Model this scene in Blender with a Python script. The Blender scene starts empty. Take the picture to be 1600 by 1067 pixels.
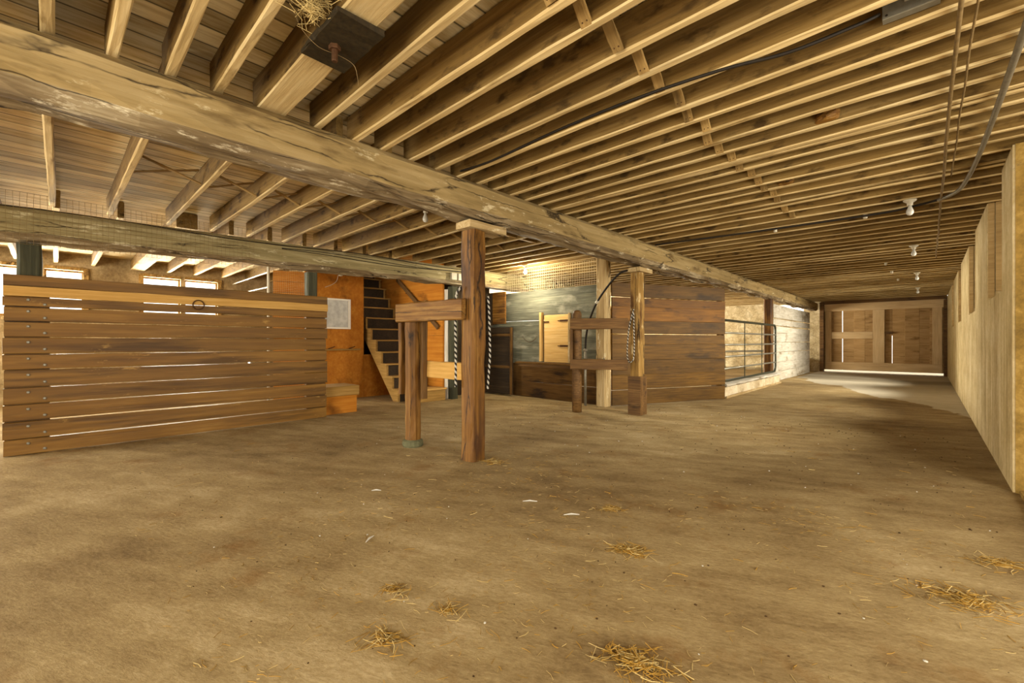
import bpy, bmesh, math, random
from mathutils import Vector, Matrix, noise as mnoise

S = bpy.context.scene
COL = S.collection
PI = math.pi
R = math.radians

# ------------------------------------------------------------------ camera
cam_d = bpy.data.cameras.new('camera')
cam_d.sensor_width = 36.0
cam_d.lens = 36.0 * 682.0 / 1600.0
cam_d.clip_start = 0.02
cam = bpy.data.objects.new('camera', cam_d)
COL.objects.link(cam)
cam.location = (0.0, 0.0, 1.10)
cam.rotation_euler = (R(90), 0, R(43.6))
S.camera = cam

# ------------------------------------------------------------------ view
S.view_settings.view_transform = 'Standard'
S.view_settings.look = 'None'
S.view_settings.exposure = 0.14
S.view_settings.gamma = 1.0
S.view_settings.use_curve_mapping = False
S.cycles.max_bounces = 10
S.cycles.diffuse_bounces = 6
S.cycles.sample_clamp_indirect = 6.0
S.cycles.caustics_reflective = False
S.cycles.caustics_refractive = False

# ------------------------------------------------------------------ world
W = bpy.data.worlds.new('daylight')
S.world = W
W.use_nodes = True
bg = W.node_tree.nodes['Background']
bg.inputs[0].default_value = (1.0, 0.96, 0.86, 1)
bg.inputs[1].default_value = 3.0

# ------------------------------------------------------------------ daylight at windows and doorways, plus added fill lamps
def area(name, loc, rot, sx, sy, power, colr=(1.0, 0.94, 0.79)):
    l = bpy.data.lights.new(name, 'AREA')
    l.shape = 'RECTANGLE'
    l.size, l.size_y = sx, sy
    l.energy = power
    l.color = colr
    o = bpy.data.objects.new(name, l)
    COL.objects.link(o)
    o.location = loc
    o.rotation_euler = rot
    return o
# fill at doorways added behind the camera, doorway on the right, windows on the left, fill at an opening added to the side pen, fill added inside the concrete wall recesses
area('rear_doorway_fill', (-1.3, -3.9, 1.25), (R(90), 0, 0), 3.4, 2.2, 300)  # unseen doorway and lamp, added to light the room from behind
area('rear_left_doorway_fill', (-8.3, -3.9, 1.25), (R(90), 0, 0), 3.4, 2.2, 520)  # second unseen doorway, added to brighten the left side
area('daylight_side_doorway', (2.7, 1.6, 1.15), (R(90), 0, R(90)), 3.6, 2.0, 200)
area('daylight_window_pair', (-12.0, -.2, 2.0), (R(90), 0, R(-90)), 1.4, 0.9, 330)
area('daylight_window_pair_far', (-12.0, 1.9, 2.0), (R(90), 0, R(-90)), 1.4, 0.9, 330)
area('side_pen_fill', (-11.9, 13.5, 1.3), (R(90), 0, R(-90)), 6.5, 2.0, 1500)  # unseen opening and lamp, added to brighten the pen and far aisle
area('daylight_end_window', (-3.95, 20.4, 2.25), (R(90), 0, R(180)), 0.9, 0.5, 60)
for wy in (6.1, 8.92, 12.15, 15.35):
    o_ = area('wall_recess_fill', (.61, wy - .12, 2.02), (R(90), 0, R(90)), .75, .7, 42 if wy < 10 else 70)  # fill lamp set inside each recess, added to brighten the aisle
    o_.data.spread = R(92)
    o_.rotation_euler = (R(68), 0, R(90))

# ------------------------------------------------------------------ helpers
def lin(h):
    h = h.lstrip('#')
    out = []
    for i in (0, 2, 4):
        c = int(h[i:i + 2], 16) / 255.0
        out.append(c / 12.92 if c <= 0.04045 else ((c + 0.055) / 1.055) ** 2.4)
    return tuple(out) + (1.0,)

class MB:
    """collects shapes, then links them as one mesh object"""
    def __init__(s):
        s.v, s.f, s.m = [], [], []
    def add(s, verts, faces, mat=0, M=None):
        o = len(s.v)
        s.v += [tuple(M @ Vector(p)) if M else tuple(p) for p in verts]
        s.f += [tuple(i + o for i in f) for f in faces]
        s.m += [mat] * len(faces)
    def mesh(s, name, mats, smooth=False):
        me = bpy.data.meshes.new(name)
        me.from_pydata(s.v, [], s.f)
        for m in (mats if isinstance(mats, (list, tuple)) else [mats]):
            me.materials.append(m)
        me.polygons.foreach_set('material_index', s.m)
        if smooth:
            me.polygons.foreach_set('use_smooth', [True] * len(me.polygons))
        me.update()
        bm = bmesh.new(); bm.from_mesh(me)
        bmesh.ops.recalc_face_normals(bm, faces=bm.faces)
        bm.to_mesh(me); bm.free()
        return me
    def build(s, name, mats, parent=None, loc=(0, 0, 0), rot=(0, 0, 0), smooth=False):
        return link(name, s.mesh(name, mats, smooth), parent, loc, rot)

def link(name, me, parent=None, loc=(0, 0, 0), rot=(0, 0, 0)):
    o = bpy.data.objects.new(name, me)
    COL.objects.link(o)
    o.parent = parent
    o.location = loc
    o.rotation_euler = rot
    return o

def tag(o, label, cat, group=None, kind='thing'):
    o['label'] = label
    o['category'] = cat
    o['kind'] = kind
    if group:
        o['group'] = group
    return o

def thing(name, label, cat, loc=(0, 0, 0), rz=0, group=None):
    o = link(name, None, None, loc, (0, 0, rz))
    o.empty_display_size = 0.1
    return tag(o, label, cat, group)

def struct(o):
    o['kind'] = 'structure'
    return o

def copy_tree(o, parent=None):
    c = o.copy()
    COL.objects.link(c)
    c.parent = parent
    for ch in o.children:
        copy_tree(ch, c)
    return c

# timber: swept chamfered rectangle along local X from 0..L, centred in Y, Z from 0..H
def timber(mb, L, Wd, H, seg=6, jit=0.003, ch=0.008, seed=0, M=None, mat=0, matb=None, wob=0.0):
    rnd = random.Random(seed)
    w, h = Wd / 2, H
    prof = [(-w + ch, 0), (w - ch, 0), (w, ch), (w, h - ch), (w - ch, h), (-w + ch, h), (-w, h - ch), (-w, ch)]
    V, F = [], []
    ph = rnd.random() * 50
    for i in range(seg + 1):
        x = L * i / seg
        dy = mnoise.noise(Vector((x * 0.7 + ph, 1.3, 0))) * wob
        dz = mnoise.noise(Vector((x * 0.7 + ph, 7.9, 0))) * wob
        for (y, z) in prof:
            V.append((x + (rnd.uniform(-jit, jit) if 0 < i < seg else rnd.uniform(-jit, jit) * .5),
                      y + dy + rnd.uniform(-jit, jit), z + dz + rnd.uniform(-jit, jit)))
    n = 8
    F1, F2 = [], []
    for i in range(seg):
        for k in range(n):
            a, b = i * n + k, i * n + (k + 1) % n
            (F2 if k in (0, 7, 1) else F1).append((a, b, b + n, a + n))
    F1.append(tuple(range(n - 1, -1, -1)))
    F1.append(tuple(seg * n + k for k in range(n)))
    mb.add(V, F1, mat, M)
    o = len(mb.v) - len(V)
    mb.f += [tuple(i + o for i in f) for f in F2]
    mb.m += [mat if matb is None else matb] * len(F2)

def T(x, y, z):
    return Matrix.Translation((x, y, z))
def RX(a): return Matrix.Rotation(a, 4, 'X')
def RY(a): return Matrix.Rotation(a, 4, 'Y')
def RZ(a): return Matrix.Rotation(a, 4, 'Z')

def box(mb, x0, x1, y0, y1, z0, z1, mat=0, M=None):
    V = [(x, y, z) for z in (z0, z1) for y in (y0, y1) for x in (x0, x1)]
    F = [(0, 2, 3, 1), (4, 5, 7, 6), (0, 1, 5, 4), (2, 6, 7, 3), (0, 4, 6, 2), (1, 3, 7, 5)]
    mb.add(V, F, mat, M)

def frame_along(p, q):
    d = (q - p).normalized()
    up = Vector((0, 0, 1)) if abs(d.z) < 0.95 else Vector((1, 0, 0))
    a = d.cross(up).normalized()
    return a, a.cross(d).normalized()

def tube(mb, pts, r, n=8, mat=0, closed=False):
    pts = [Vector(p) for p in pts]
    N = len(pts)
    V, F = [], []
    a = None
    for i, p in enumerate(pts):
        if closed:
            d = (pts[(i + 1) % N] - pts[i - 1]).normalized()
        else:
            d = (pts[min(i + 1, N - 1)] - pts[max(i - 1, 0)]).normalized()
        if a is None:
            a, b = frame_along(p, p + d)
        else:
            a = (a - d * a.dot(d)).normalized()
        b = a.cross(d).normalized()
        rr = r[i] if isinstance(r, (list, tuple)) else r
        for k in range(n):
            t = 2 * PI * k / n
            V.append(p + a * math.cos(t) * rr + b * math.sin(t) * rr)
    for i in range(N if closed else N - 1):
        j = (i + 1) % N
        for k in range(n):
            F.append((i * n + k, i * n + (k + 1) % n, j * n + (k + 1) % n, j * n + k))
    if not closed:
        F.append(tuple(range(n - 1, -1, -1)))
        F.append(tuple((N - 1) * n + k for k in range(n)))
    mb.add(V, F, mat)

def lathe(mb, prof, n=16, M=None, mat=0):
    V, F = [], []
    for (r, z) in prof:
        for k in range(n):
            t = 2 * PI * k / n
            V.append((r * math.cos(t), r * math.sin(t), z))
    for i in range(len(prof) - 1):
        for k in range(n):
            F.append((i * n + k, i * n + (k + 1) % n, (i + 1) * n + (k + 1) % n, (i + 1) * n + k))
    F.append(tuple(range(n - 1, -1, -1)))
    F.append(tuple((len(prof) - 1) * n + k for k in range(n)))
    mb.add(V, F, mat, M)

def smooth_path(ctrl, n=8):
    P = [Vector(p) for p in ctrl]
    P = [P[0] * 2 - P[1]] + P + [P[-1] * 2 - P[-2]]
    out = []
    for i in range(1, len(P) - 2):
        for k in range(n):
            t = k / n
            a, b, c, d = P[i - 1], P[i], P[i + 1], P[i + 2]
            out.append(0.5 * ((2 * b) + (c - a) * t + (2 * a - 5 * b + 4 * c - d) * t * t + (3 * b - a - 3 * c + d) * t ** 3))
    out.append(P[-2])
    return out

# ------------------------------------------------------------------ materials
def nodes(name, rough=0.85):
    m = bpy.data.materials.new(name)
    m.use_nodes = True
    nt = m.node_tree
    b = nt.nodes['Principled BSDF']
    b.inputs['Roughness'].default_value = rough
    b.inputs['Specular IOR Level'].default_value = 0.25
    return m, nt, b

def N(nt, t, **kw):
    n = nt.nodes.new(t)
    for k, v in kw.items():
        setattr(n, k, v)
    return n

def ramp(nt, fac, stops):
    r = N(nt, 'ShaderNodeValToRGB')
    e = r.color_ramp.elements
    while len(e) < len(stops):
        e.new(0.5)
    for i, (p, c) in enumerate(stops):
        e[i].position = p
        e[i].color = c if len(c) == 4 else tuple(c) + (1,)
    nt.links.new(fac, r.inputs[0])
    return r.outputs[0]

def mixc(nt, fac, a, b, mode='MIX'):
    m = N(nt, 'ShaderNodeMix', data_type='RGBA', blend_type=mode)
    for sock, val in ((m.inputs[0], fac), (m.inputs[6], a), (m.inputs[7], b)):
        if hasattr(val, 'node'):
            nt.links.new(val, sock)
        else:
            sock.default_value = val
    return m.outputs[2]

def math_n(nt, op, a, b=0.0, clamp=False):
    m = N(nt, 'ShaderNodeMath', operation=op, use_clamp=clamp)
    for i, v in enumerate((a, b)):
        if hasattr(v, 'node'):
            nt.links.new(v, m.inputs[i])
        else:
            m.inputs[i].default_value = v
    return m.outputs[0]

def noise_n(nt, vec, scale, detail=6, rough=0.6, out=0):
    n = N(nt, 'ShaderNodeTexNoise')
    n.inputs['Scale'].default_value = scale
    n.inputs['Detail'].default_value = detail
    n.inputs['Roughness'].default_value = rough
    nt.links.new(vec, n.inputs['Vector'])
    return n.outputs[out]

def mapping(nt, vec, scale=(1, 1, 1), loc=(0, 0, 0)):
    m = N(nt, 'ShaderNodeMapping')
    m.inputs['Scale'].default_value = scale
    m.inputs['Location'].default_value = loc
    nt.links.new(vec, m.inputs['Vector'])
    return m.outputs[0]

def bump(nt, b, h, strength, dist):
    n = N(nt, 'ShaderNodeBump')
    n.inputs['Strength'].default_value = strength
    n.inputs['Distance'].default_value = dist
    nt.links.new(h, n.inputs['Height'])
    nt.links.new(n.outputs[0], b.inputs['Normal'])

def wood(name, dark, mid, light, stain=None, stain_amt=0.5, wash=None, wash_amt=0.5, vary=0.35, gscale=1.0, bmp=0.5,
         stain_scale=(1.2, 5, 5), rough=0.85, crack=None):
    m, nt, b = nodes(name, rough)
    tc = N(nt, 'ShaderNodeTexCoord')
    oi = N(nt, 'ShaderNodeObjectInfo')
    ge = N(nt, 'ShaderNodeNewGeometry')
    rnd = math_n(nt, 'FRACT', math_n(nt, 'ADD', oi.outputs['Random'], ge.outputs['Random Per Island']))
    comb = N(nt, 'ShaderNodeCombineXYZ')
    for i, k in enumerate((37.0, 13.0, 21.0)):
        nt.links.new(math_n(nt, 'MULTIPLY', rnd, k), comb.inputs[i])
    va = N(nt, 'ShaderNodeVectorMath', operation='ADD')
    nt.links.new(tc.outputs['Object'], va.inputs[0])
    nt.links.new(comb.outputs[0], va.inputs[1])
    P = va.outputs[0]
    g1 = noise_n(nt, mapping(nt, P, (1.3 * gscale, 30 * gscale, 30 * gscale)), 1.6, 8, 0.62)
    g2 = noise_n(nt, mapping(nt, P, (0.8, 3.2, 3.2)), 1.7, 4, 0.55)
    g = math_n(nt, 'ADD', math_n(nt, 'MULTIPLY', g1, 0.62), math_n(nt, 'MULTIPLY', g2, 0.38))
    c = ramp(nt, g, [(0.27, lin(dark)), (0.5, lin(mid)), (0.73, lin(light))])
    if stain:
        s = noise_n(nt, mapping(nt, P, stain_scale), 1.3, 5, 0.6)
        f = ramp(nt, s, [(0.62 - 0.25 * stain_amt, (0, 0, 0)), (0.74 - 0.2 * stain_amt, (1, 1, 1))])
        c = mixc(nt, f, c, lin(stain))
    if wash:
        s = noise_n(nt, mapping(nt, P, (1.4, 4, 4), (5, 2, 8)), 2.2, 10, 0.72)
        f = ramp(nt, s, [(0.66 - 0.3 * wash_amt, (0, 0, 0)), (0.72 - 0.25 * wash_amt, (.9, .9, .9))])
        c = mixc(nt, f, c, lin(wash))
    if crack:
        wv = N(nt, 'ShaderNodeVectorMath', operation='ADD')
        nt.links.new(mapping(nt, P, (.55, 7, 7)), wv.inputs[0])
        sc = N(nt, 'ShaderNodeVectorMath', operation='SCALE'); sc.inputs['Scale'].default_value = .4
        nt.links.new(noise_n(nt, mapping(nt, P, (3, 6, 6)), 1.0, 4, .6, 1), sc.inputs[0])
        nt.links.new(sc.outputs[0], wv.inputs[1])
        vo = N(nt, 'ShaderNodeTexVoronoi', feature='DISTANCE_TO_EDGE'); vo.inputs['Scale'].default_value = 1.0
        nt.links.new(wv.outputs[0], vo.inputs['Vector'])
        gate = noise_n(nt, mapping(nt, P, (1.5, 3, 3), (9, 1, 4)), 1.3, 3, .5)
        e = math_n(nt, 'MULTIPLY', ramp(nt, vo.outputs[0], [(0.0, (1, 1, 1)), (0.035, (0, 0, 0))]), ramp(nt, gate, [(.46, (0, 0, 0)), (.54, (1, 1, 1))]))
        c = mixc(nt, e, c, lin(crack))
    v = math_n(nt, 'ADD', math_n(nt, 'MULTIPLY', rnd, vary), 1.0 - vary / 2)
    hv = N(nt, 'ShaderNodeHueSaturation')
    nt.links.new(c, hv.inputs['Color'])
    nt.links.new(v, hv.inputs['Value'])
    nt.links.new(hv.outputs[0], b.inputs['Base Color'])
    bump(nt, b, g1, bmp, 0.006)
    return m

def plain(name, c, rough=0.6, metal=0.0, vary=0.25, scale=30, bmp=0.15):
    m, nt, b = nodes(name, rough)
    b.inputs['Metallic'].default_value = metal
    tc = N(nt, 'ShaderNodeTexCoord')
    n = noise_n(nt, tc.outputs['Object'], scale, 5, 0.6)
    cc = lin(c)
    col = ramp(nt, n, [(0.3, tuple(x * (1 - vary) for x in cc[:3])), (0.7, tuple(min(1, x * (1 + vary)) for x in cc[:3]))])
    nt.links.new(col, b.inputs['Base Color'])
    bump(nt, b, n, bmp, 0.003)
    return m

def concrete(name, dark, mid, light, streak=True, stone=False, spot='5a4526'):
    m, nt, b = nodes(name, 0.92)
    tc = N(nt, 'ShaderNodeTexCoord')
    P = tc.outputs['Object']
    n1 = noise_n(nt, P, 2.2, 8, 0.65)
    n2 = noise_n(nt, P, 26, 6, 0.7)
    v = math_n(nt, 'ADD', math_n(nt, 'MULTIPLY', n1, 0.65), math_n(nt, 'MULTIPLY', n2, 0.35))
    if streak:
        st = noise_n(nt, mapping(nt, P, (5, 5, 0.35)), 1.8, 6, 0.6)
        v = math_n(nt, 'ADD', math_n(nt, 'MULTIPLY', v, 0.6), math_n(nt, 'MULTIPLY', st, 0.4))
    c = ramp(nt, v, [(0.36, lin(dark)), (0.5, lin(mid)), (0.62, lin(light))])
    sp = noise_n(nt, P, 9, 8, 0.75)
    c = mixc(nt, ramp(nt, sp, [(0.62, (0, 0, 0)), (0.72, (.7, .7, .7))]), c, lin(spot))
    h = n2
    if stone:
        vo = N(nt, 'ShaderNodeTexVoronoi', feature='DISTANCE_TO_EDGE')
        vo.inputs['Scale'].default_value = 2.4
        wv = N(nt, 'ShaderNodeVectorMath', operation='ADD')
        nt.links.new(mapping(nt, P, (1, 1, 1.6)), wv.inputs[0])
        nt.links.new(noise_n(nt, P, 3, 3, 0.5, 1), wv.inputs[1])
        nt.links.new(wv.outputs[0], vo.inputs['Vector'])
        e = ramp(nt, vo.outputs[0], [(0.0, (.55, .55, .55)), (0.1, (1, 1, 1))])
        c = mixc(nt, e, lin(dark), c)
        h = math_n(nt, 'ADD', math_n(nt, 'MULTIPLY', n2, 0.4), e)
    nt.links.new(c, b.inputs['Base Color'])
    bump(nt, b, h, 0.6, 0.02 if stone else 0.008)
    return m

def floor_mat():
    m, nt, b = nodes('worn concrete floor', 0.9)
    tc = N(nt, 'ShaderNodeTexCoord')
    P = tc.outputs['Object']
    Rm = N(nt, 'ShaderNodeMapping'); Rm.inputs['Rotation'].default_value = (0, 0, R(-25))
    nt.links.new(P, Rm.inputs['Vector'])
    big = noise_n(nt, P, 0.55, 6, 0.6)
    midn = noise_n(nt, mapping(nt, Rm.outputs[0], (1.4, 3.6, 1)), 1.5, 8, 0.66)
    fine = noise_n(nt, mapping(nt, Rm.outputs[0], (16, 34, 1)), 1.8, 10, 0.82)
    v = math_n(nt, 'ADD', math_n(nt, 'ADD', math_n(nt, 'MULTIPLY', big, 0.35), math_n(nt, 'MULTIPLY', midn, 0.3)), math_n(nt, 'MULTIPLY', fine, 0.35))
    c = ramp(nt, v, [(0.37, lin('584526')), (0.45, lin('7f6842')), (0.53, lin('9b855b')), (0.61, lin('b9a47c'))])
    # rusty straw-dust stains and dark damp spots
    st = noise_n(nt, mapping(nt, P, (1.2, 1.2, 1), (3, 9, 0)), 1.6, 9, 0.7)
    c = mixc(nt, ramp(nt, st, [(0.56, (0, 0, 0)), (0.68, (.6, .6, .6))]), c, lin('7a5523'))
    dk = noise_n(nt, mapping(nt, Rm.outputs[0], (4, 9, 1), (1, 4, 0)), 2.0, 9, 0.75)
    c = mixc(nt, ramp(nt, dk, [(0.63, (0, 0, 0)), (0.72, (.75, .75, .75))]), c, lin('4a371c'))
    spk = noise_n(nt, P, 45, 6, 0.8)
    c = mixc(nt, ramp(nt, spk, [(0.6, (0, 0, 0)), (0.7, (.6, .6, .6))]), c, lin('4b3a1c'))
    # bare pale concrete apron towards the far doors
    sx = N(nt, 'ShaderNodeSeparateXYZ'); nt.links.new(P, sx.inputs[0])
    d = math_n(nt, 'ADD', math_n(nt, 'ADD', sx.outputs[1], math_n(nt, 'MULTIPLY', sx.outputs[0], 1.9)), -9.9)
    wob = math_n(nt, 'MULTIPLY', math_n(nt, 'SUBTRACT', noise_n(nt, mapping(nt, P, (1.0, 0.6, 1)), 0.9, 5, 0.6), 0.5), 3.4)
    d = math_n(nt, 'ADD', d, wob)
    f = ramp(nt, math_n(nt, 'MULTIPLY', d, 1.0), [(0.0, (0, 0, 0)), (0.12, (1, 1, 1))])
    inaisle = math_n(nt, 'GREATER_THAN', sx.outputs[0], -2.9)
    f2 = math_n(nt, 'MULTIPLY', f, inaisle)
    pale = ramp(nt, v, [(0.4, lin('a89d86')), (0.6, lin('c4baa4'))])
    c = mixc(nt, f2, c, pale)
    ax = math_n(nt, 'ADD', sx.outputs[0], 1.0); ay = math_n(nt, 'ADD', sx.outputs[1], -20.6)
    dd = math_n(nt, 'SQRT', math_n(nt, 'ADD', math_n(nt, 'MULTIPLY', ax, ax), math_n(nt, 'MULTIPLY', ay, ay)))
    dd = math_n(nt, 'ADD', dd, math_n(nt, 'MULTIPLY', noise_n(nt, P, 1.2, 4, .6), .5))
    arc = ramp(nt, math_n(nt, 'MULTIPLY', dd, .1), [(.40, (0, 0, 0)), (.47, (.75, .75, .75)), (.555, (.55, .55, .55)), (.575, (0, 0, 0))])
    c = mixc(nt, math_n(nt, 'MULTIPLY', arc, inaisle), c, lin('756852'))
    nt.links.new(c, b.inputs['Base Color'])
    h = math_n(nt, 'ADD', math_n(nt, 'MULTIPLY', fine, 0.5), math_n(nt, 'MULTIPLY', midn, 0.6))
    bump(nt, b, h, 0.8, 0.02)
    return m

def deck_mat():
    m, nt, b = nodes('floorboards overhead', 0.9)
    tc = N(nt, 'ShaderNodeTexCoord')
    P = tc.outputs['Object']
    sx = N(nt, 'ShaderNodeSeparateXYZ'); nt.links.new(P, sx.inputs[0])
    q = math_n(nt, 'MULTIPLY', sx.outputs[0], 1 / 0.16)
    cell = math_n(nt, 'FLOOR', q)
    fr = math_n(nt, 'FRACT', q)
    edge = math_n(nt, 'MINIMUM', fr, math_n(nt, 'SUBTRACT', 1.0, fr))
    wn = N(nt, 'ShaderNodeTexWhiteNoise', noise_dimensions='1D'); nt.links.new(cell, wn.inputs['W'])
    cb = N(nt, 'ShaderNodeCombineXYZ')
    nt.links.new(math_n(nt, 'MULTIPLY', wn.outputs[0], 40.0), cb.inputs[1])
    va = N(nt, 'ShaderNodeVectorMath', operation='ADD')
    nt.links.new(P, va.inputs[0]); nt.links.new(cb.outputs[0], va.inputs[1])
    g1 = noise_n(nt, mapping(nt, va.outputs[0], (24, 1.5, 24)), 1.6, 8, 0.66)
    g2 = noise_n(nt, mapping(nt, va.outputs[0], (3, 1, 3)), 1.5, 6, 0.65)
    g = math_n(nt, 'ADD', math_n(nt, 'MULTIPLY', g1, 0.5), math_n(nt, 'MULTIPLY', g2, 0.5))
    c = ramp(nt, g, [(0.34, lin('6f5a2c')), (0.44, lin('c0a877')), (0.58, lin('e2d2a8'))])
    hv = N(nt, 'ShaderNodeHueSaturation'); nt.links.new(c, hv.inputs['Color'])
    nt.links.new(math_n(nt, 'ADD', math_n(nt, 'MULTIPLY', wn.outputs[0], 0.5), 0.72), hv.inputs['Value'])
    c = mixc(nt, ramp(nt, edge, [(0.0, (1, 1, 1)), (0.06, (0, 0, 0))]), hv.outputs[0], lin('1c1206'))
    nt.links.new(c, b.inputs['Base Color'])
    bump(nt, b, g1, 0.4, 0.006)
    return m

M = {}
M['floor'] = floor_mat()
M['deck'] = deck_mat()
M['joist'] = wood('old joist wood', '4f3a1a', '725729', '907545', stain='44300f', stain_amt=.3, vary=.3, gscale=.8, bmp=.9, stain_scale=(4, 9, 9))  # joist sides: dirt plus shade between joists, both put into the colour
M['joist_face'] = wood('limewashed joist underside with painted bounce', '9a8152', 'bfa573', 'd8c497', stain='84693a', stain_amt=.2, vary=.2)  # limewash, with light bounced off the floor painted into the pale tone
M['beam'] = wood('limewashed hewn beam', '6e5a36', '917a4e', 'ab956a', stain='5f4a28', stain_amt=.25, wash='cdbd96', wash_amt=.18, vary=.08, gscale=.5, bmp=1.0, crack='2a1d0c')
M['beam_edge'] = wood('weathered beam underside', '3f3120', '7d6a4c', 'b5a685', wash='d0c3a5', wash_amt=.3, vary=.1, gscale=.6, bmp=1.0, crack='1f150a')
M['beam_grey'] = wood('grey limewashed beam', '645736', '8f8058', 'b0a27a', wash='bdb08a', wash_amt=.3, vary=.1, gscale=.6, bmp=.9, crack='2c2111')
M['post'] = wood('polished brown post', '3a2206', '6c4716', '99743a', stain='42270c', stain_amt=.38, vary=.1, bmp=.8, rough=.6, gscale=.7, crack='1d1003')
M['post_dark'] = wood('dark brown fence wood', '352210', '604320', '866437', stain='392610', stain_amt=.3, vary=.15, bmp=.7, rough=.65)
M['post_mott'] = wood('half limewashed brown post', '54380f', '8b6a35', 'b0905a', stain='4a2d10', stain_amt=.3, wash='c2aa7c', wash_amt=.3, vary=.1, bmp=.8, gscale=.7, crack='1d1003')
M['post_grey'] = wood('dark green grey post', '24251a', '3d3c2b', '58543d', vary=.1)
M['post_pale'] = wood('limewashed post', '7d623a', 'a58c60', 'c6b28a', wash='d2c4a2', wash_amt=.25, vary=.1, crack='3a2a14')
M['partition'] = wood('brown partition planks', '573910', '724f18', '8e682a', stain='4f3409', stain_amt=.38, wash='9c783a', wash_amt=.14, vary=.28, stain_scale=(.45, 6, 6), rough=.5, gscale=.5)
M['rail'] = wood('pale new rail', '9c7434', 'b98f4c', 'd0aa68', vary=.05)
M['brown'] = wood('dark stable planks', '2e1b04', '553a0d', '72501a', stain='38260b', stain_amt=.3, vary=.5, stain_scale=(1, 3, 3), rough=.6)
M['brown_orange'] = wood('orange brown stable planks', '3f270a', '6b450e', '8a5c1a', stain='33200a', stain_amt=.35, vary=.3, stain_scale=(1, 3, 3), rough=.6)
M['slate'] = wood('grey green stable planks', '3a3a2e', '5f5e4e', '85826e', stain='8e8a78', stain_amt=.3, vary=.35, stain_scale=(1, 2.2, 2.2))
M['lowwall'] = wood('brown lower planks', '362309', '593d17', '765629', stain='2b1b0a', stain_amt=.3, vary=.2)
M['hatch'] = wood('new pine hatch', 'b08a4c', 'd0a865', 'e2c388', vary=.12, bmp=.2)
M['ply'] = wood('orange plywood', '8f5210', 'a9681a', 'c0842e', stain='74440c', stain_amt=.2, vary=.12, gscale=.5, bmp=.15, stain_scale=(1, 1.5, 1.5))
M['stair'] = wood('stair boards', '66491d', '8c6a33', 'ab8850', vary=.15)
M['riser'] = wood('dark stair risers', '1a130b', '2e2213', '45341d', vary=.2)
M['limewash'] = wood('limewashed boards', '8d8370', 'b9b09f', 'd8d2c6', stain='7d6d52', stain_amt=.25, vary=.12, stain_scale=(1.2, 2.5, 2.5), bmp=.8)
M['door'] = wood('barn door boards', '84653a', 'a98453', 'c4a270', stain='74552c', stain_amt=.15, vary=.2)
M['door_frame'] = wood('barn door frame boards', 'a8865a', 'c9a878', 'dfc295', vary=.1)
M['strap'] = wood('bridging wood', '5f4a26', '86693a', 'a98c56', stain='4a3718', stain_amt=.3, vary=.35)
M['concrete'] = concrete('board formed concrete', '98814f', 'c4ad7c', 'e0cfa6')
M['rough_concrete'] = concrete('broken concrete', '5f4a20', '86692f', 'a88a4c', streak=False)
M['stone'] = concrete('limewashed stone', '8f7a52', 'c4b189', 'dccdaa', streak=False, stone=True)
M['plaster'] = concrete('plastered wall', '66502f', '86704c', 'a58d66', streak=False)
M['curb'] = concrete('limewashed curb', '8a7450', 'c2b090', 'dacbb0', streak=False, spot='6b4a2a')
M['boards'] = wood('outer wall boards', '7a5f38', '9f8354', 'bd9f6e', vary=.15)
M['iron'] = plain('rusty iron', '4a2f18', .7, .3, .4)
M['plate'] = plain('blackened plate', '2e2412', .75, .2, .45, 40, .5)
M['gate'] = plain('green grey gate paint', '37392c', .4, .3, .2)
M['zinc'] = plain('galvanised metal', '8a8678', .4, .6, .15)
M['pipe'] = plain('dull conduit', '7d7666', .45, .5, .2)
M['wire'] = plain('rusted wire', '7a6440', .6, .3, .3)
M['mesh_wire'] = plain('pale wire mesh', 'c9b68e', .6, .1, .2)
M['cable'] = plain('black cable', '1d150b', .6, 0, .3)
M['white'] = plain('white porcelain', 'b8ae98', .4, 0, .08)
M['rope_white'] = plain('white rope strand', 'aaa396', .8, 0, .15, 80)
M['rope_black'] = plain('black rope strand', '1b1712', .8, 0, .3, 80)
M['straw'] = plain('golden straw', '96722c', .8, 0, .4, 8)
M['straw_pale'] = plain('pale straw', 'ae9660', .8, 0, .3, 8)
M['dung'] = plain('dark dirt crumbs', '3d2a12', .95, 0, .4)
M['feather'] = plain('white feather', 'b5b0a4', .7, 0, .1)
M['board_white'] = plain('white board frame', 'd8d0c0', .5, 0, .06)
M['board_grey'] = plain('clouded grey panel', 'a9a59c', .35, 0, .22, 9)
M['collar'] = plain('grey green concrete collar', '5c5a40', .9, 0, .25)

g_, nt, b = nodes('bulb glass', .1)
b.inputs['Base Color'].default_value = (.5, .47, .4, 1)
b.inputs['Roughness'].default_value = .15
M['bulb'] = g_
g_, nt, b = nodes('glowing bulb', .3)
b.inputs['Emission Color'].default_value = (1, .93, .72, 1)
b.inputs['Emission Strength'].default_value = 25
M['bulb_lit'] = g_
g_ = bpy.data.materials.new('window glass'); g_.use_nodes = True
nt = g_.node_tree
nt.nodes.remove(nt.nodes['Principled BSDF'])
tr = N(nt, 'ShaderNodeBsdfTransparent'); gl = N(nt, 'ShaderNodeBsdfGlossy'); mx = N(nt, 'ShaderNodeMixShader')
gl.inputs['Roughness'].default_value = .05
mx.inputs[0].default_value = .06
nt.links.new(tr.outputs[0], mx.inputs[1]); nt.links.new(gl.outputs[0], mx.inputs[2])
nt.links.new(mx.outputs[0], nt.nodes['Material Output'].inputs[0])
M['glass'] = g_

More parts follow.
